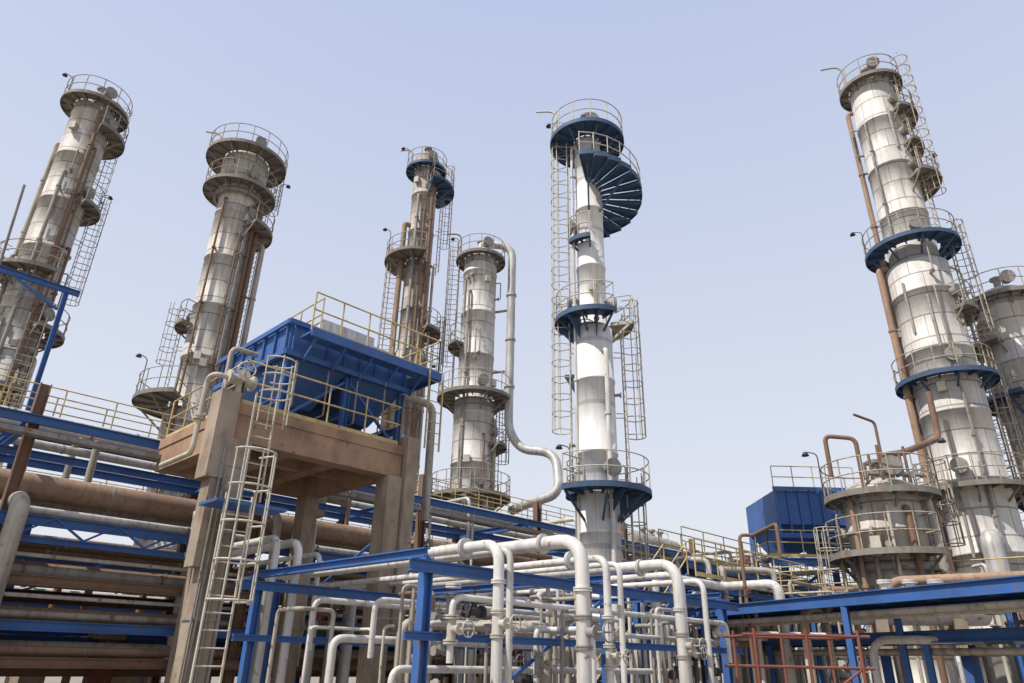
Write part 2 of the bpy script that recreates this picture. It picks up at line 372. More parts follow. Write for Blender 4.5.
# spiral landing: overlapping treads round the right-hand side
sp=o.p('spiral_stair','dblue'); sr=o.p('spiral_handrail','cream')
prev=None
for i in range(14):
    a=A5-98+i*15; z=20.75-i*.11; ro=2.3
    sp.sector((x5,y5),z,.6,ro,a,a+16.2,.045); sp.sector((x5,y5),z-.1,ro+.003,ro+.02,a,a+14.9,.24)
    C,S_=math.cos(rad(a)),math.sin(rad(a)); sp.bar((x5+.58*C,y5+.58*S_,z-.08),(x5+ro*C,y5+ro*S_,z-.08),.05,.14)
    q=Vector((x5+(ro-.03)*C,y5+(ro-.03)*S_,z)); sr.tube(q,q+UP*1.15,.024,5)
    if prev is not None:
        for hh in(.6,1.12): sr.tube(prev+UP*hh,q+UP*hh,.024,5)
    prev=q
for a in(-90,-40,30,80):
    C,S_=math.cos(rad(A5+a)),math.sin(rad(A5+a)); sp.bar((x5+.55*C,y5+.55*S_,19.1),(x5+1.9*C,y5+1.9*S_,20.6-(a+98)*.0073-.05),.07,.09)
o.p('manways','white').tube((x5-.1,y5-.6,1.9),(x5-.12,y5-1.1,1.9),.42,20); o.p('manways','white').flange((x5-.12,y5-1.1,1.9),(-.05,-1,0),.55,.06)
for i in range(16):
    q=i*6.283/16; o.p('manway_bolts','dark').tube((x5-.12+.48*math.cos(q),y5-1.2,1.9+.48*math.sin(q)),(x5-.12+.48*math.cos(q),y5-1.0,1.9+.48*math.sin(q)),.028,6)
o.done()
# right
o=column('distillation_column',18.9,28,[(0,18.6,1.3),(18.6,30.0,1.04)],'claC',
 [(29.7,1.04,1.5,0,360),(27.3,1.04,1.75,-50,50),(25.3,1.04,1.65,-40,60),(23.2,1.04,1.95,-50,70),(19.6,1.15,2.0,0,360,'dblue'),(16.0,1.3,1.9,-40,60),(12.9,1.3,1.95,0,360,'dblue'),(8.2,1.3,2.0,-180,60)],
 [(-20,1.35,19.9,30,True),(10,1.6,12.9,20,True),(30,1.65,6,13,True)],
 [(185,1.3,13,28.6,.12,'brown',.9),(200,1.6,4,18.8,.15,'brown',1.2),(-120,1.2,20,27,.05,'grey',.9),(-70,1.45,5,17,.05,'grey',1.2),(150,1.6,5,17,.09,'rust',1.2)],
 plat='platg',rail='beige',davit=(185,1.1,29.7),lamps=[(180,1.9,19.6),(20,1.7,23.2)])
o.p('reboiler_nozzle','alu').path([(18.4,26.8,6.1),(17.85,26.2,6.1),(17.85,26.2,1.0)],.36,16,.7); o.p('reboiler_nozzle','alu').flange((17.85,26.2,4.2),(0,0,1),.5,.06)
o.done()
# far right
o=column('distillation_column',24.1,30,[(0,9,1.35),(9,18.2,1.18)],'claC',
 [(18.0,1.18,1.75,0,360),(15.8,1.18,1.9,100,250),(13.0,1.18,2.1,90,300,'dblue'),(8.6,1.35,2.2,90,300,'dblue')],
 [(185,1.55,8.6,18.4,True)],[(-150,1.4,4,17,.1,'brown',1.0),(-120,1.35,4,14,.06,'grey',1.0)],plat='platg',rail='beige',davit=(200,1.4,18.0),lamps=[(170,1.7,18.0)]); o.done()
# squat vessel on right
o=column('vertical_vessel',12.9,24,[(0,4.6,1.12),(4.6,7.0,1.25)],'claA',
 [(6.95,1.25,1.8,0,360),(5.0,1.25,1.95,120,320),(3.2,1.2,1.9,-40,60)],
 [(20,1.6,3.2,7.4,True),(190,1.6,1,5.2,True)],[(-60,1.4,1,6.4,.1,'rust',1.1),(-110,1.4,1,5.8,.07,'grey',1.1),(-20,1.45,1,6.8,.12,'lag',1.1),(230,1.45,2,6.9,.08,'brown',1.1),(-85,1.4,1,6.5,.05,'cream',1.1)],rail='beige',plat='platg',rim='platg',band=1.2,
 lamps=[(180,1.8,6.95),(0,1.8,6.95)],fit=10)
tp=o.p('top_piping','rust')
tp.path([(12.4,24,7.4),(12.4,24,9.1),(11.5,24.4,9.3),(11.5,24.4,7.8)],.08,10); tp.path([(13.3,24,7.5),(13.3,24,8.5),(14.4,24.6,8.8),(17.1,26.6,10.0),(17.2,26.7,12.0)],.12,10)
tp.path([(13.0,23.6,7.4),(13.0,23.6,9.6),(12.2,23.4,9.8)],.05,8)
for k in range(9): tp.tube((11.9+k*.24,23.1+.1*(k%3),7.0),(11.9+k*.24,23.1+.1*(k%3),7.7+.3*(k%4)),.05,8)
vv=o.p('top_valves','grey')
for k in range(4): vv.valve((12.1+k*.5,22.75,7.5),(1,0,0),.12)
o.done()

# ------------------------------------------------------------------ concrete table with air cooler
o=Obj('concrete_equipment_deck')
sl=o.p('deck_slab','slab'); z0,z1=5.9,6.75
gbox(sl,-.15,4.5,-.15,4.4,6.5,z1)
gbox(sl,-.12,4.47,-.12,.3,z0,6.497); gbox(sl,-.12,4.47,3.98,4.37,z0,6.497)
gbox(sl,-.12,.3,.303,3.977,z0,6.495); gbox(sl,4.05,4.47,.303,3.977,z0,6.495)
gbox(sl,1.5,1.8,.303,3.977,z0+.15,6.494); gbox(sl,2.75,3.05,.303,3.977,z0+.15,6.494)
gbox(sl,.303,1.497,2.0,2.25,z0+.2,6.493); gbox(sl,1.803,2.747,2.0,2.25,z0+.2,6.493); gbox(sl,3.053,4.047,2.0,2.25,z0+.2,6.493)
cl=o.p('columns','conc')
for (s,t) in((-.02,.05),(4.25,.05),(1.45,4.1),(4.25,4.1)): gbox(cl,s-.22,s+.22,t-.26,t+.26,0,z0-.003)
gbox(cl,-.6,-.16,-.25,.3,5.0,6.95); gbox(cl,-.46,-.245,-.2,.25,3.2,4.997)
gbox(cl,4.5,4.85,-.3,.15,2.2,7.0)
for z in(2.2,3.9,5.3): gbox(o.p('column_bands','grey'),-.27,.23,-.24,.34,z,z+.05)
cd=o.p('conduits','grey')
for k in range(5): cd.tube(G(.24+.0*k,-.28+.09*k,0),G(.24,-.28+.09*k,5.9),.025,6)
for k in range(4): cd.tube(G(-.3+.1*k,-.26,0),G(-.3+.1*k,-.26,5.8-.5*k),.022,6)
rl=o.p('handrail','yellow')
rl.railing([G(-.05,4.3,z1),G(-.05,0,z1),G(4.4,0,z1),G(4.4,4.3,z1)],step=1.2)
o.p('caged_ladder','cream').ladder(G(.35,-.42),-45,4.6,7.0,False)
for z in(6.9,7.3,7.7): o.p('caged_ladder','cream').arc((G(.35,-.8).x,G(.35,-.8).y),z,.36,-135,135,.02)
for a in(-120,-60,0,60,120): 
    cc=G(.35,-.8); o.p('caged_ladder','cream').bar((cc.x+.36*math.cos(rad(a)),cc.y+.36*math.sin(rad(a)),6.2),(cc.x+.36*math.cos(rad(a)),cc.y+.36*math.sin(rad(a)),7.75),.03,.02)
o.p('caged_ladder','cream').ladder(G(-.25,-1.3),-45,.3,4.5,True,w=.27,hr=.42)
o.p('ladder_landing','blue').box(G(.05,-.9,4.35),E1*.75,E2*.42,UP*.03)
o.done()
o=Obj('air_cooled_exchanger')
cs,ct=1.1,.5; L,W=3.75,3.9; zt=9.45; zb=8.55
b=o.p('bundle_box','blue')
gbox(b,cs,cs+L,ct,ct+W,zb,zt)
for i in range(8):
    s=cs+.1+i*(L-.2)/7; gbox(b,s-.03,s+.03,ct-.07,ct-.003,zb,zt)
for i in range(7):
    t=ct+.1+i*(W-.2)/6; gbox(b,cs-.07,cs-.003,t-.03,t+.03,zb,zt)
gbox(b,cs-.12,cs+L+.12,ct-.14,ct-.072,zt-.1,zt+.03); gbox(b,cs-.12,cs+L+.12,ct-.14,ct-.072,zb-.06,zb+.08)
gbox(b,cs-.14,cs-.072,ct-.07,ct+W+.1,zt-.1,zt+.03); gbox(b,cs-.14,cs-.072,ct-.07,ct+W+.1,zb-.06,zb+.08)
pl=o.p('plenum','blue')
for k in range(2):
    s0=cs+.06+k*(L/2); s1=s0+L/2-.12; t0=ct+.1; t1=ct+W-.1; m=.42
    top=[G(s0,t0,zb-.01),G(s1,t0,zb-.01),G(s1,t1,zb-.01),G(s0,t1,zb-.01)]
    bot=[G(s0+m,t0+m+.5,7.6),G(s1-m,t0+m+.5,7.6),G(s1-m,t1-m-.5,7.6),G(s0+m,t1-m-.5,7.6)]
    pl.add(top+bot,[(0,1,5,4),(1,2,6,5),(2,3,7,6),(3,0,4,7),(4,5,6,7)])
    cc=G((s0+s1)/2,(t0+t1)/2); o.p('fan_ring','dblue').revolve([(.68,7.3),(.72,7.3),(.72,7.7),(.68,7.7),(.68,7.3)],32,(cc.x,cc.y))
    for q in range(4):
        a=q*math.pi/2+.3; o.p('fan_blades','alu').bar((cc.x,cc.y,7.4),(cc.x+.64*math.cos(a),cc.y+.64*math.sin(a),7.46),.16,.03)
    o.p('fan_motor','dark').tube((cc.x,cc.y,6.9),(cc.x,cc.y,7.4),.18,12)
lg=o.p('support_legs','blue')
for s in(cs+.1,cs+L/2,cs+L-.1):
    for t in(ct+.1,ct+W-.15): lg.ibeam(G(s,t,6.76),G(s,t,zb-.07),.16,.16)
    lg.ibeam(G(s,ct+.2,7.4),G(s,ct+W-.2,7.4),.12,.16)
for t in(ct+.1,ct+W-.1):
    lg.bar(G(cs+.15,t,6.9),G(cs+L/2-.1,t,8.3),.07,.07); lg.bar(G(cs+L-.15,t,6.9),G(cs+L/2+.1,t,8.3),.07,.07)
wk=o.p('walkway','blue')
gbox(wk,cs+.2,cs+L+.62,ct-.7,ct-.16,9.0,9.05)
gbox(wk,cs+L+.13,cs+L+.62,ct-.155,ct+W,9.0,9.05)
gbox(wk,cs+.2,cs+L+.68,ct-.75,ct-.703,8.9,9.14); gbox(wk,cs+L+.623,cs+L+.68,ct-.7,ct+W,8.9,9.14)
for i in range(5): wk.bar(G(cs+.4+i*.85,ct-.1,8.45),G(cs+.4+i*.85,ct-.66,8.95),.05,.07)
wr=o.p('walkway_handrail','yellow')
wr.railing([G(cs+.2,ct-.68,9.05),G(cs+L+.6,ct-.68,9.05),G(cs+L+.6,ct+W,9.05)],step=.9)
wr.railing([G(cs+.9,ct+.2,zt+.02),G(cs+.9,ct+W-.1,zt+.02)],step=1.3,toe=False)
wr.ladder(G(cs+L+.45,ct-.8),-45,6.8,9.1,False)
cv=o.p('header_box','white'); gbox(cv,cs+1.0,cs+2.7,ct+.3,ct+W-1.6,zt+.15,zt+.55); gbox(cv,cs+2.8,cs+L-.2,ct+.5,ct+W-.8,zt+.15,zt+.4)
for (a_,b_,c_,d_) in((cs+1.0,cs+2.7,ct+.3,ct+W-1.6),(cs+2.8,cs+L-.2,ct+.5,ct+W-.8)):
    for s in(a_+.1,b_-.1):
        for t in(c_+.1,d_-.1): o.p('header_feet','grey').tube(G(s,t,zt),G(s,t,zt+.16),.04,6)
pp=o.p('outlet_pipes','lag')
pp.path([G(cs+L+.1,ct+.6,8.7),G(cs+L+1.5,ct+.6,8.7),G(cs+L+1.5,ct+.6,5.2)],.12,12)
pp.path([G(cs-.1,ct+1.5,8.9),G(cs-.8,ct+1.5,8.9),G(cs-.8,ct+1.5,6.8)],.07,12)
cdt=o.p('conduits','grey')
for k in range(4): cdt.path([G(cs+.3+k*.9,ct-.05,8.4),G(cs+.3+k*.9,ct-.05,7.2),G(cs+.3+k*.9,ct+.4,7.2)],.025,6)
o.done()
o=Obj('motor_operated_valve'); v=o.p('body','cream'); v.valve(G(-.1,.1,7.35),E1,.22,up=(.5,-.85,.1)); v.tube(G(-.1,.1,6.76),G(-.1,.1,7.35),.08,10)
v.path([G(-.1,.1,7.35),G(-.7,.1,7.35),G(-.7,.5,7.35),G(-.7,.5,5.6),G(-.7,2.2,5.6)],.06,10); v.flange(G(-.7,.5,6.4),UP,.13); o.done()

# ------------------------------------------------------------------ pipe racks
PM=['white','cream','lag','alu','brown','grey','lag','rust']
def rack(name,s0,s1,t0,t1,levels,bay,zc,pipes,walk=None,seed=1,colmat='blue',blue_levels=None):
    rr=random.Random(seed); o=Obj(name); cm=o.p('columns',colmat)
    k=max(1,round((s1-s0)/bay)); bl=blue_levels or levels
    st=o.p('steel_frame','blue')
    for i in range(k+1):
        s=s0+(s1-s0)*i/k
        for t in(t0,t1): cm.ibeam(G(s,t,0),G(s,t,zc),.24,.24)
        for z in levels: o.p('steel_frame','blue' if z in bl else 'rust').ibeam(G(s,t0+.14,z),G(s,t1-.14,z),.16,.22)
        if i<k and i%2==0:
            s2=s0+(s1-s0)*(i+1)/k
            for t in(t0,t1): st.bar(G(s+.15,t,levels[0]+.2),G(s2-.15,t,levels[-1]-.2),.08,.08)
    for z in levels:
        f=o.p('steel_frame','blue' if z in bl else 'rust')
        for t in(t0,t1): f.ibeam(G(s0-.6,t-.18,z-.05),G(s1+.6,t-.18,z-.05),.14,.22)
        tt=(t0+t1)/2; f.ibeam(G(s0,tt,z-.3),G(s1,tt,z-.3),.12,.2)
    for (t,z,r,m) in pipes:
        a=rr.uniform(0,1.5); o.p('pipe_runs',m).tube(G(s0-6-a,t,z),G(s1+a,t,z),r,14 if r>.15 else 10)
        x=s0-4+rr.uniform(0,3)
        while x<s1:
            o.p('pipe_bands','grey' if m!='grey' else 'rust').tube(G(x-.03,t,z),G(x+.03,t,z),r+.018,12); x+=rr.uniform(2,5)
    if walk:
        wt0,wt1,wz=walk
        w=o.p('walkway','platg'); gbox(w,s0-6,s1,wt0,wt1,wz-.05,wz)
        st.ibeam(G(s0-6,wt0-.1,wz-.2),G(s1,wt0-.1,wz-.2),.12,.26); st.ibeam(G(s0-6,wt1+.1,wz-.2),G(s1,wt1+.1,wz-.2),.12,.26)
        for t in(wt0,wt1): o.p('walkway_handrail','yellow').railing([G(s0-6,t,wz),G(s1,t,wz)],step=1.5)
        x=s0-5
        while x<s1: st.bar(G(x,wt0,wz-.12),G(x,wt1,wz-.12),.08,.12); x+=1.5
    return o
pipes=[(6.0,5.35,.33,'brown'),(5.1,4.66,.09,'white'),(5.35,4.62,.06,'lag'),(6.9,5.25,.2,'lag'),(7.5,5.2,.12,'white'),(8.1,5.25,.25,'alu'),(8.8,5.15,.1,'cream'),(9.4,5.2,.16,'lag'),
 (5.0,3.95,.07,'rust'),(5.0,3.3,.12,'grey'),(5.5,3.35,.2,'brown'),(6.1,3.3,.09,'white'),(6.6,3.35,.22,'lag'),(7.4,3.3,.13,'rust'),(8.2,3.35,.2,'alu'),(9.0,3.3,.1,'brown'),(4.85,3.62,.05,'cream'),(5.2,3.75,.06,'rust'),
 (4.9,2.35,.08,'lag'),(5.4,2.4,.14,'brown'),(5.9,2.35,.12,'grey'),(6.6,2.38,.2,'rust'),(7.5,2.38,.14,'brown'),(5.0,2.75,.05,'white'),(5.3,6.95,.07,'white'),(5.7,6.98,.1,'cream'),(6.3,6.95,.07,'white'),(8.6,7.0,.12,'lag'),
 (4.9,1.6,.1,'brown'),(5.6,1.65,.16,'lag'),(6.5,1.6,.12,'rust'),(7.6,1.6,.2,'grey'),(6.2,4.0,.1,'rust'),(7.0,4.0,.12,'lag')]
o=rack('pipe_rack',-9,33,4.7,9.7,[1.4,2.15,3.1,4.4,6.7],6,7.6,pipes,walk=(9.9,10.9,8.05),seed=3,colmat='rust',blue_levels=[2.15,4.4,6.7])
tr=o.p('truss_bracing','blue')
x=-9
while x<3:
    tr.bar(G(x,4.5,4.45),G(x+.7,4.5,4.0),.05,.05); tr.bar(G(x+.7,4.5,4.0),G(x+1.4,4.5,4.45),.05,.05); x+=1.4
tr.ibeam(G(-9.6,4.5,3.92),G(6,4.5,3.92),.12,.14)
ct_=o.p('cable_tray','grey')
gbox(ct_,-15,33,4.15,4.4,6.2,6.23)
for t in(4.13,4.41): gbox(ct_,-15,33,t,t+.015,6.2,6.32)
o.p('risers','lag').path([G(-2.85,4.1,1.0),G(-2.85,4.1,4.75),G(-2.85,5.6,4.75)],.2,14,.5)
for i in range(46):
    s=R.uniform(-6,30); t=R.choice([4.2,4.4,9.0,6.5,5.6]); m=R.choice(PM); r=R.choice([.05,.07,.09,.12]); z1_=R.choice([3.3,4.7,5.3,7.0])
    vz=R.uniform(1.6,3); zl=R.uniform(.2,1.5); vm=R.choice(['grey','red','cream'])
    if -1.5<s<1: continue
    if s<1: t=max(t,5.6); z1_=min(z1_,4.7)
    o.p('branch_pipes',m).path([G(s,t+1.5,z1_),G(s,t,z1_),G(s,t,zl)],r,9,r*3)
    if i%2==0: o.p('branch_valves',vm).valve(G(s,t,vz),UP,r*1.6,up=-E2)
for s in(-6,-1,3,7,12,18):
    m=R.choice(PM); r=R.choice([.07,.1,.13]); t=R.uniform(5,7)
    o.p('branch_pipes',m).path([G(s,t,5.2),G(s,t,7.4),G(s,t+2.5,7.4),G(s,t+2.5,5.2)],r,10,.3)
o.done()
pipes=[(i*.42+.2,4.95,R.choice([.08,.1,.14,.18]),R.choice(PM)) for i in range(7)]+[(i*.45+.2,3.45,R.choice([.07,.1,.15,.2]),R.choice(PM)) for i in range(7)]+[(i*.5+.2,2.2,.1,R.choice(PM)) for i in range(6)]
o=rack('pipe_rack',22,46,-.2,3.2,[1.9,3.1,4.6],5,5.2,[(t,z,r,m) for t,z,r,m in pipes],walk=(-1.4,-.45,5.0),seed=5)
for i in range(26):
    s=R.uniform(17,42); t=R.choice([-.8,-.3,1.2,2.6]); m=R.choice(PM); r=R.choice([.06,.08,.1,.14]); z1_=R.choice([3.4,4.9,5.8,6.2])
    o.p('branch_pipes',m).path([G(s,t+1.8,z1_-.4),G(s,t+1.8,z1_),G(s,t,z1_),G(s,t,.3)],r,9,.25)
    if i%2: o.p('branch_valves',R.choice(['grey','red','cream'])).valve(G(s,t,R.uniform(1.8,4)),UP,r*1.6,up=-E2)
o.done()
# blue elevated frame at far left
o=Obj('blue_lifting_frame'); f=o.p('frame','blue')
for s in(-2.1,-8): f.ibeam(G(s,11.6,0),G(s,11.6,13.1),.15,.15)
f.ibeam(G(-12,11.6,13.2),G(-1.7,11.6,13.2),.14,.2)
f.bar(G(-2.2,11.6,12.4),G(-3.6,11.6,13.05),.08,.08)
o.p('access_ladder','beige').ladder(G(-2.7,11.3),-45,8.1,11.9,False)
o.done()

# ------------------------------------------------------------------ front gantry with white pipes
o=Obj('pipe_gantry'); f=o.p('frame','blue'); w=o.p('white_pipes','white')
for s in(.6,5,9.4):
    for t in(-6.3,-1.0):
        f.ibeam(G(s,t,0),G(s,t,3.0),.16,.16)
    f.ibeam(G(s,-6.3,3.08),G(s,-.6,3.08),.12,.14)
for t in(-6.3,-1.0):
    f.ibeam(G(.2,t-.1,2.86),G(10,t-.1,2.86),.12,.18); f.ibeam(G(.2,t-.1,1.9),G(10,t-.1,1.9),.08,.12)
f.bar(G(.7,-6.35,.4),G(4.9,-6.35,2.7),.05,.05)
f.ibeam(G(1.4,-.2,0),G(1.4,-.2,3.1),.17,.17)
def drop(s,t0,t1,z,r,zb=.2,mb=w,bend=None):
    mb.path([G(s,t0,z),G(s,t1,z),G(s,t1,zb)],r,14,bend or r*4)
drop(1.55,1.2,-6.9,3.27,.085); drop(2.35,3.5,-7.9,3.34,.11,1.4); drop(1.95,2.5,-6.75,3.24,.055)
drop(3.75,3.2,-7.3,3.26,.065); drop(5.35,3.0,-7.7,3.3,.10); drop(4.4,2,-7.1,3.24,.05); drop(6.6,3,-7.0,3.26,.07); drop(7.8,3,-6.8,3.25,.06)
w.path([G(2.35,-7.9,1.4),G(2.35,-7.9,1.0),G(3.7,-7.9,1.0),G(3.7,-7.2,1.0)],.11,12)
drop(1.2,4.6,-.35,3.95,.075); drop(1.65,4.6,-.5,3.9,.09); drop(2.6,4.6,.2,3.8,.06)
for (t,z,r,a,b_) in((-6.6,2.45,.05,.9,9),(-6.0,2.1,.045,.9,9.5),(-5.4,1.45,.06,.8,9),(-4.5,2.5,.05,1,8),(-6.8,1.1,.05,1,7),(-3.5,1.9,.07,.9,9),(-2.2,2.6,.06,1.2,9)):
    w.path([G(a,t,z-.9),G(a,t,z),G(b_,t,z),G(b_,t,z-.8)],r,10,.2)
for i in range(26):
    s=R.uniform(1.0,9.5); t=R.uniform(-6.9,-1); z=R.uniform(.5,1.8); z2=R.choice([2.1,2.4,2.7,3.2]); r=R.choice([.022,.03,.04,.05])
    m=R.choice(['white','cream','grey','lag','rust'])
    ds=R.uniform(-.8,1.3); dt=R.uniform(-1,1)
    o.p('branch_pipes',m).path([G(s,t,.1),G(s,t,z2),G(s+ds,t,z2),G(s+ds,t+dt,z2),G(s+ds,t+dt,z)],r,9,.12)
for (s,t,z,sz) in((1.55,-6.9,2.1,.13),(2.35,-7.9,2.0,.16),(.9,-6.6,2.0,.13),(3.75,-7.3,1.7,.12),(1.2,-6.2,2.35,.12),(5.35,-7.7,1.9,.14),(2.9,-6.5,1.55,.13),(6.6,-7,1.8,.13)):
    o.p('valves',R.choice(['grey','cream','lag'])).valve(G(s,t,z),UP,sz,up=-E2)
    w.flange(G(s,t,z+.6),UP,sz*.9,.03)
for (s,t) in((1.55,-6.9),(2.35,-7.9),(5.35,-7.7),(3.75,-7.3)):
    w.flange(G(s,t+.8,3.27 if s!=2.35 else 3.34),E2,.16,.03)
for i in range(16):
    s=R.uniform(.9,9); t=R.uniform(-6.8,-2); o.p('valves',R.choice(['grey','red','cream','dark'])).valve(G(s,t,R.uniform(1.2,2.3)),E1,R.uniform(.07,.12))
o.done()
# second tier between gantry and rack
o=Obj('pipe_manifold')
for i in range(64):
    s=R.uniform(2,22); t=R.uniform(-4.5,4.2); z=R.choice([2.2,2.7,3.2,3.8,4.2]); r=R.choice([.04,.06,.08,.1,.13]); m=R.choice(PM+['white','white'])
    ds=R.uniform(1,5); dt=R.uniform(-2,2)
    if abs(s-13.7)<2.5 and abs(t-.4)<2.2: continue
    if s<4.6 and t>-.4: continue
    if s<7: z=min(z,3.2)
    o.p('pipes',m).path([G(s,t,.1),G(s,t,z),G(s+ds,t,z),G(s+ds,t+dt,z),G(s+ds,t+dt,.1)],r,9,r*3)
    if i%3==0: o.p('valves',R.choice(['grey','red','cream'])).valve(G(s,t,R.uniform(1.5,z)),UP,r*1.5,up=-E2)
fr=o.p('support_frames','blue')
for s in(10,14.8,19.5):
    for t in(-3.5,-1.6): fr.ibeam(G(s,t,0),G(s,t,4.0),.16,.16)
    fr.ibeam(G(s,-3.8,3.9),G(s,-1.3,3.9),.12,.18)
fr.ibeam(G(9,-3.6,3.7),G(21,-3.6,3.7),.12,.18); fr.ibeam(G(9,-1.6,3.7),G(21,-1.6,3.7),.12,.18)
gbox(o.p('grating','platg'),13,21,-3.5,-1.7,3.96,4.0)
o.p('handrail','yellow').railing([G(13,-3.6,4.0),G(21,-3.6,4.0),G(21,-1.6,4.0)])
o.done()
# stair up to that platform
o=Obj('steel_staircase'); st=o.p('stringers','blue'); a=G(8.2,-3.0,.1); b=G(12.9,-3.0,4.0)
for dt in(-.4,.4): st.bar(a+E2*dt,b+E2*dt,.05,.22)
for i in range(20):
    p=a.lerp(b,(i+.5)/20); o.p('treads','platg').box(p,E1*.12,E2*.37,UP*.015)
for dt in(-.4,.4):
    for h in(.55,1.0): o.p('handrail','yellow').tube(a+E2*dt+UP*h,b+E2*dt+UP*h,.022,5)
    for i in range(6): p=a.lerp(b,i/5)+E2*dt; o.p('handrail','yellow').tube(p,p+UP*1.0,.022,5)
o.done()
def drum(name,a,b,r,mat):
    o=Obj(name); a=Vector(a);b=Vector(b);d=(b-a).normalized(); m=o.p('shell',mat)
    m.tube(a,b,r,32)
    for (p,dd) in((a,-d),(b,d)):
        for k in range(6):
            q0,q1=rad(k*15),rad((k+1)*15)
            m.tube(p+dd*r*.5*math.sin(q0),p+dd*r*.5*math.sin(q1),r*math.cos((q0+q1)/2),28)
    for k in(.2,.8):
        p=a.lerp(b,k); o.p('saddle','conc').box(p-UP*(r+.2),d*.15,d.cross(UP)*r*.8,UP*.5)
    for k in(.3,.5,.7):
        p=a.lerp(b,k); m.tube(p,p+UP*(r+.3),.12,12); m.flange(p+UP*(r+.28),UP,.2)
    for k in range(1,6): p=a.lerp(b,k/6); m.tube(p-d*.03,p+d*.03,r+.02,32)
    o.done()
drum('horizontal_drum',G(2,8.0,7.3),G(8,8.0,7.3),.45,'lag')
drum('horizontal_drum',G(24,6.5,7.3),G(28,6.5,7.3),.5,'lag')
o=Obj('drum_support_frame'); f=o.p('frame','blue')
for p in((10.2,20.35),(12.0,19.75)): f.ibeam((p[0],p[1],0),(p[0],p[1],1.95),.2,.2); wbox(f,p[0]-.3,p[0]+.3,p[1]-.4,p[1]+.4,1.952,1.98)
o.done()
drum('horizontal_drum',(9.6,20.5,3.1),(12.6,19.6,3.1),.42,'white')

# ------------------------------------------------------------------ right: blue walkways, cooler, red frame
def seg_walk(name,p0,p1,w,z,mat='blue',rail=None,legs=True,pipes=True,h=.22):
    o=Obj(name); p0=Vector((*p0,0));p1=Vector((*p1,0)); d=(p1-p0).normalized(); n=Vector((d.y,-d.x,0)); L=(p1-p0).length
    f=o.p('beams',mat)
    for q in(0,w): f.ibeam(p0+n*q+UP*z,p1+n*q+UP*z,.14,h)
    k=int(L/1.3)
    for i in range(k+1):
        a=p0+d*(L*i/k); f.bar(a+n*.08+UP*(z+.02),a+n*(w-.08)+UP*(z+.02),.08,.14)
        if legs and i%4==1:
            for q in(.0,w): f.ibeam(a+n*q,a+n*q+UP*(z-h/2-.01),.13,.13)
    o.p('grating','platg').box((p0+p1)/2+n*w/2+UP*(z+.13),d*L/2,n*(w/2-.08),UP*.02)
    if rail:
        o.p('handrail',rail).railing([p0+n*w+UP*(z+.15),p1+n*w+UP*(z+.15)])
    if pipes:
        for j in range(5):
            q=.15+j*(w-.3)/4; r=R.choice([.03,.05,.07]); o.p('pipes',R.choice(['cream','lag','rust','white'])).tube(p0+n*q+UP*(z-h/2-.1-r),p1+n*q+UP*(z-h/2-.1-r),r,10)
    o.done()
seg_walk('elevated_walkway',(9.9,10.2),(5.3,23),1.5,3.0,h=.27)
seg_walk('elevated_walkway',(11.3,10.0),(6.5,26),1.3,2.25)
seg_walk('elevated_walkway',(20,17),(9.5,26.5),1.2,3.6,rail='yellow')
o=Obj('pipe_header')
o.p('pipes','white').path([(12.5,12.8,2.2),(8.5,17.5,2.2),(8.5,17.5,1.0)],.09,12,.4)
o.p('pipes','cream').path([(14,15.5,3.0),(10.2,19,3.0),(7.6,19,3.0),(7.6,19,.5)],.11,12,.4)
o.p('pipes','brown').path([(15,18,3.9),(11,21,3.9),(11,21,1)],.13,12,.4)
for p in((10.2,15.5,2.2),(11.7,17.6,3.0)): o.p('valves','grey').valve(p,(-.65,.76,0),.17)
o.done()
o=Obj('red_pipe_stand'); f=o.p('frame','red')
for y in(13,14.2):
    for x in(4.3,5.2,6.1): f.tube((x,y,0),(x,y,2.2),.03,8)
    for z in(1.0,1.6,2.1): f.tube((4.1,y,z),(6.3,y,z),.025,8)
for x in(4.3,6.1): f.tube((x,13,2.1),(x,14.2,2.1),.025,8)
f.tube((4.3,13,.4),(6.1,13,1.6),.025,8); o.done()
o=Obj('air_cooled_exchanger')
bx=o.p('bundle_box','blue')
wbox(bx,11.9,15.6,31,35,7.3,8.8); wbox(bx,16.0,20.6,31,35,7.3,9.0)
for i in range(8):
    x=11.92+i*.5; wbox(bx,x,x+.06,30.9,30.997,6.8,8.9)
for i in range(9):
    x=16.05+i*.55; wbox(bx,x,x+.06,30.9,30.997,6.8,9.1)
wbox(bx,11.8,15.7,30.8,30.897,8.78,8.93); wbox(bx,11.8,20.7,30.8,30.897,6.7,6.9)
for x in(12.0,15.8,20.5):
    for y in(31.2,34.8): bx.ibeam((x,y,0),(x,y,7.29),.25,.25)
    bx.bar((x,31.2,4),(x,34.8,6.6),.1,.1)
for (xa,xb) in((12,13.7),(13.9,15.6),(16.2,18.2),(18.4,20.4)):
    m=(xb-xa)*.22; top=[(xa,31.1,7.29),(xb,31.1,7.29),(xb,34.8,7.29),(xa,34.8,7.29)]; bot=[(xa+m,32.2,6.3),(xb-m,32.2,6.3),(xb-m,33.8,6.3),(xa+m,33.8,6.3)]
    o.p('plenum','blue').add(top+bot,[(0,1,5,4),(1,2,6,5),(2,3,7,6),(3,0,4,7),(4,5,6,7)])
wbox(bx,10.8,21,29.6,30.7,5.6,5.7); bx.ibeam((10.8,29.5,5.5),(21,29.5,5.5),.12,.3); bx.bar((11.8,31.1,4.2),(15.6,31.1,6.6),.12,.12); bx.bar((19.8,31.1,4.2),(15.9,31.1,6.6),.12,.12)
hr=o.p('handrail','yellow'); hr.railing([(10.8,29.6,5.7),(21,29.6,5.7)]); hr.railing([(11.9,31,8.8),(15.6,31,8.8)],toe=False,step=1); hr.railing([(10.8,29.6,5.7),(10.8,31,5.7)])
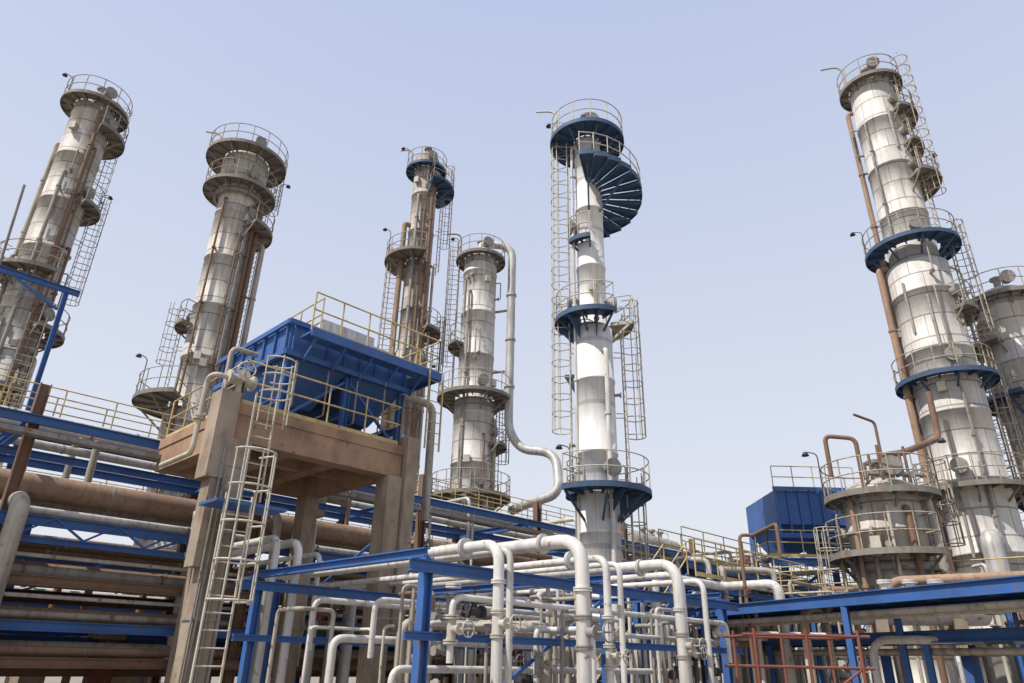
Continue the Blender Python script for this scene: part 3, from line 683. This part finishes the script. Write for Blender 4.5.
o.done()
o=Obj('pipe_manifold')
for i in range(70):
    x=R.uniform(6,24); y=R.uniform(20,34); z=R.choice([2.4,3,3.6,4.4,5.0]); r=R.choice([.05,.07,.1,.14]); m=R.choice(PM+['white','cream'])
    if (abs(x-13.1)<2.2 and abs(y-24)<2.2) or (abs(x-19)<2.2 and abs(y-28)<2.2): continue
    dx=R.uniform(-3,3); dy=R.uniform(-2,2)
    o.p('pipes',m).path([(x,y,.1),(x,y,z),(x+dx,y,z),(x+dx,y+dy,z),(x+dx,y+dy,z-R.uniform(.6,2))],r,9,r*3)
    if i%3==0: o.p('valves',R.choice(['grey','red','cream'])).valve((x,y,R.uniform(1.4,z)),UP,r*1.6,up=(0,-1,0))
o.done()

pipes=[(14.5+i*.5,5.2,R.choice([.1,.15,.2]),R.choice(PM)) for i in range(7)]+[(14.5+i*.5,3.4,R.choice([.1,.15,.2]),R.choice(PM)) for i in range(7)]
rack('pipe_rack',-14,46,14,18,[3.1,4.9,6.4],7,7,pipes,seed=9,walk=(18.2,19,7.2)).done()
o=Obj('fireproofed_column'); gbox(o.p('casing','red'),.3,.85,6.9,7.4,0,1.9); gbox(o.p('casing','red'),-3.4,-2.9,7.9,8.4,0,1.9); gbox(o.p('cap','conc'),.2,.95,6.8,7.5,1.902,2.05); o.done()
o=Obj('heat_exchanger_train')
for i in range(5):
    s=-5+i*2.6; a=G(s,11.2,2.3); b=G(s,14.2,2.3); o.p('shells',['brown','lag','rust'][i%3]).tube(a,b,.42,20); o.p('shells','grey').flange(a,E2,.52,.06); o.p('shells','grey').flange(G(s,13.4,2.3),E2,.5,.05)
    o.p('saddles','conc').box(G(s,12.6,.9),E1*.35,E2*.8,UP*.9); o.p('nozzles','rust').path([G(s,11.7,2.6),G(s,11.7,3.9),G(s+.9,11.7,3.9),G(s+.9,11.7,.3)],.12,10,.3)
o.done()
# ground + distant things
o=Obj('ground'); o.p('surface','ground').add([(-1500,-300,0),(1500,-300,0),(1500,3000,0),(-1500,3000,0)],[(0,1,2,3)]); o.done()
o=Obj('perimeter_wall'); wbox(o.p('wall','wall'),-260,300,149,149.4,0,3.2)
for i in range(90): wbox(o.p('piers','wall'),-255+i*6,-254.6+i*6,148.8,149.6,0,3.4)
o.done()
for (x,y,r,h) in((-78,112,12,7.5),(-104,118,11,7.5),(-52,132,10,6.5),(60,135,12,8)):
    o=Obj('storage_tank',(x,y,0)); t=o.p('shell','white'); t.revolve([(r,0),(r,h),(r*.6,h+.7),(.01,h+1.1)],64,(x,y)); t.arc((x,y),h+1,r,0,360,.06); t.arc((x,y),h+.5,r,0,360,.06)
    for k in range(40):
        q=k*6.283/40; t.tube((x+r*math.cos(q),y+r*math.sin(q),h),(x+r*math.cos(q),y+r*math.sin(q),h+1),.05,5)
    o.done()

# ------------------------------------------------------------------ light
sd=Vector((-.62,-.40,1.0)).normalized(); el=math.asin(sd.z)
w=bpy.data.worlds.new("World"); scene.world=w; w.use_nodes=True; nt=w.node_tree; nt.nodes.clear()
out=nt.nodes.new('ShaderNodeOutputWorld'); bg=nt.nodes.new('ShaderNodeBackground'); sky=nt.nodes.new('ShaderNodeTexSky')
sky.sky_type='NISHITA'; sky.sun_disc=False; sky.sun_elevation=el; sky.sun_rotation=math.atan2(sd.x,sd.y); sky.dust_density=3.5; sky.air_density=1.1
tc=nt.nodes.new('ShaderNodeTexCoord'); sp=nt.nodes.new('ShaderNodeSeparateXYZ'); nt.links.new(tc.outputs['Generated'],sp.inputs[0])
hz=ramp(nt,sp.outputs[2],0.0,.85,(8.5,8.6,8.9,1),(4.9,5.7,8.1,1))
c=mix(nt,.8,sky.outputs[0],hz); nt.links.new(c,bg.inputs[0]); bg.inputs[1].default_value=.113; nt.links.new(bg.outputs[0],out.inputs[0])
sl=bpy.data.lights.new('sun','SUN'); sl.energy=4.9; sl.angle=rad(.5); sl.color=(1,.955,.88)
so=bpy.data.objects.new('sun',sl); scene.collection.objects.link(so); so.rotation_euler=(-sd).to_track_quat('-Z','Y').to_euler(); so.location=(0,0,60)
cam=bpy.data.cameras.new('camera'); co=bpy.data.objects.new('camera',cam); scene.collection.objects.link(co)
cam.lens=24.4; cam.sensor_width=36; cam.clip_end=5000; cam.clip_start=.1
co.matrix_world=Matrix.Translation((0,0,1.6))@Matrix.Rotation(rad(114.7),4,'X')@Matrix.Rotation(.022,4,'Z')
scene.camera=co
scene.view_settings.view_transform='Standard'; scene.view_settings.look='None'; scene.view_settings.exposure=0
print('faces',sum(len(m.polygons) for m in bpy.data.meshes))
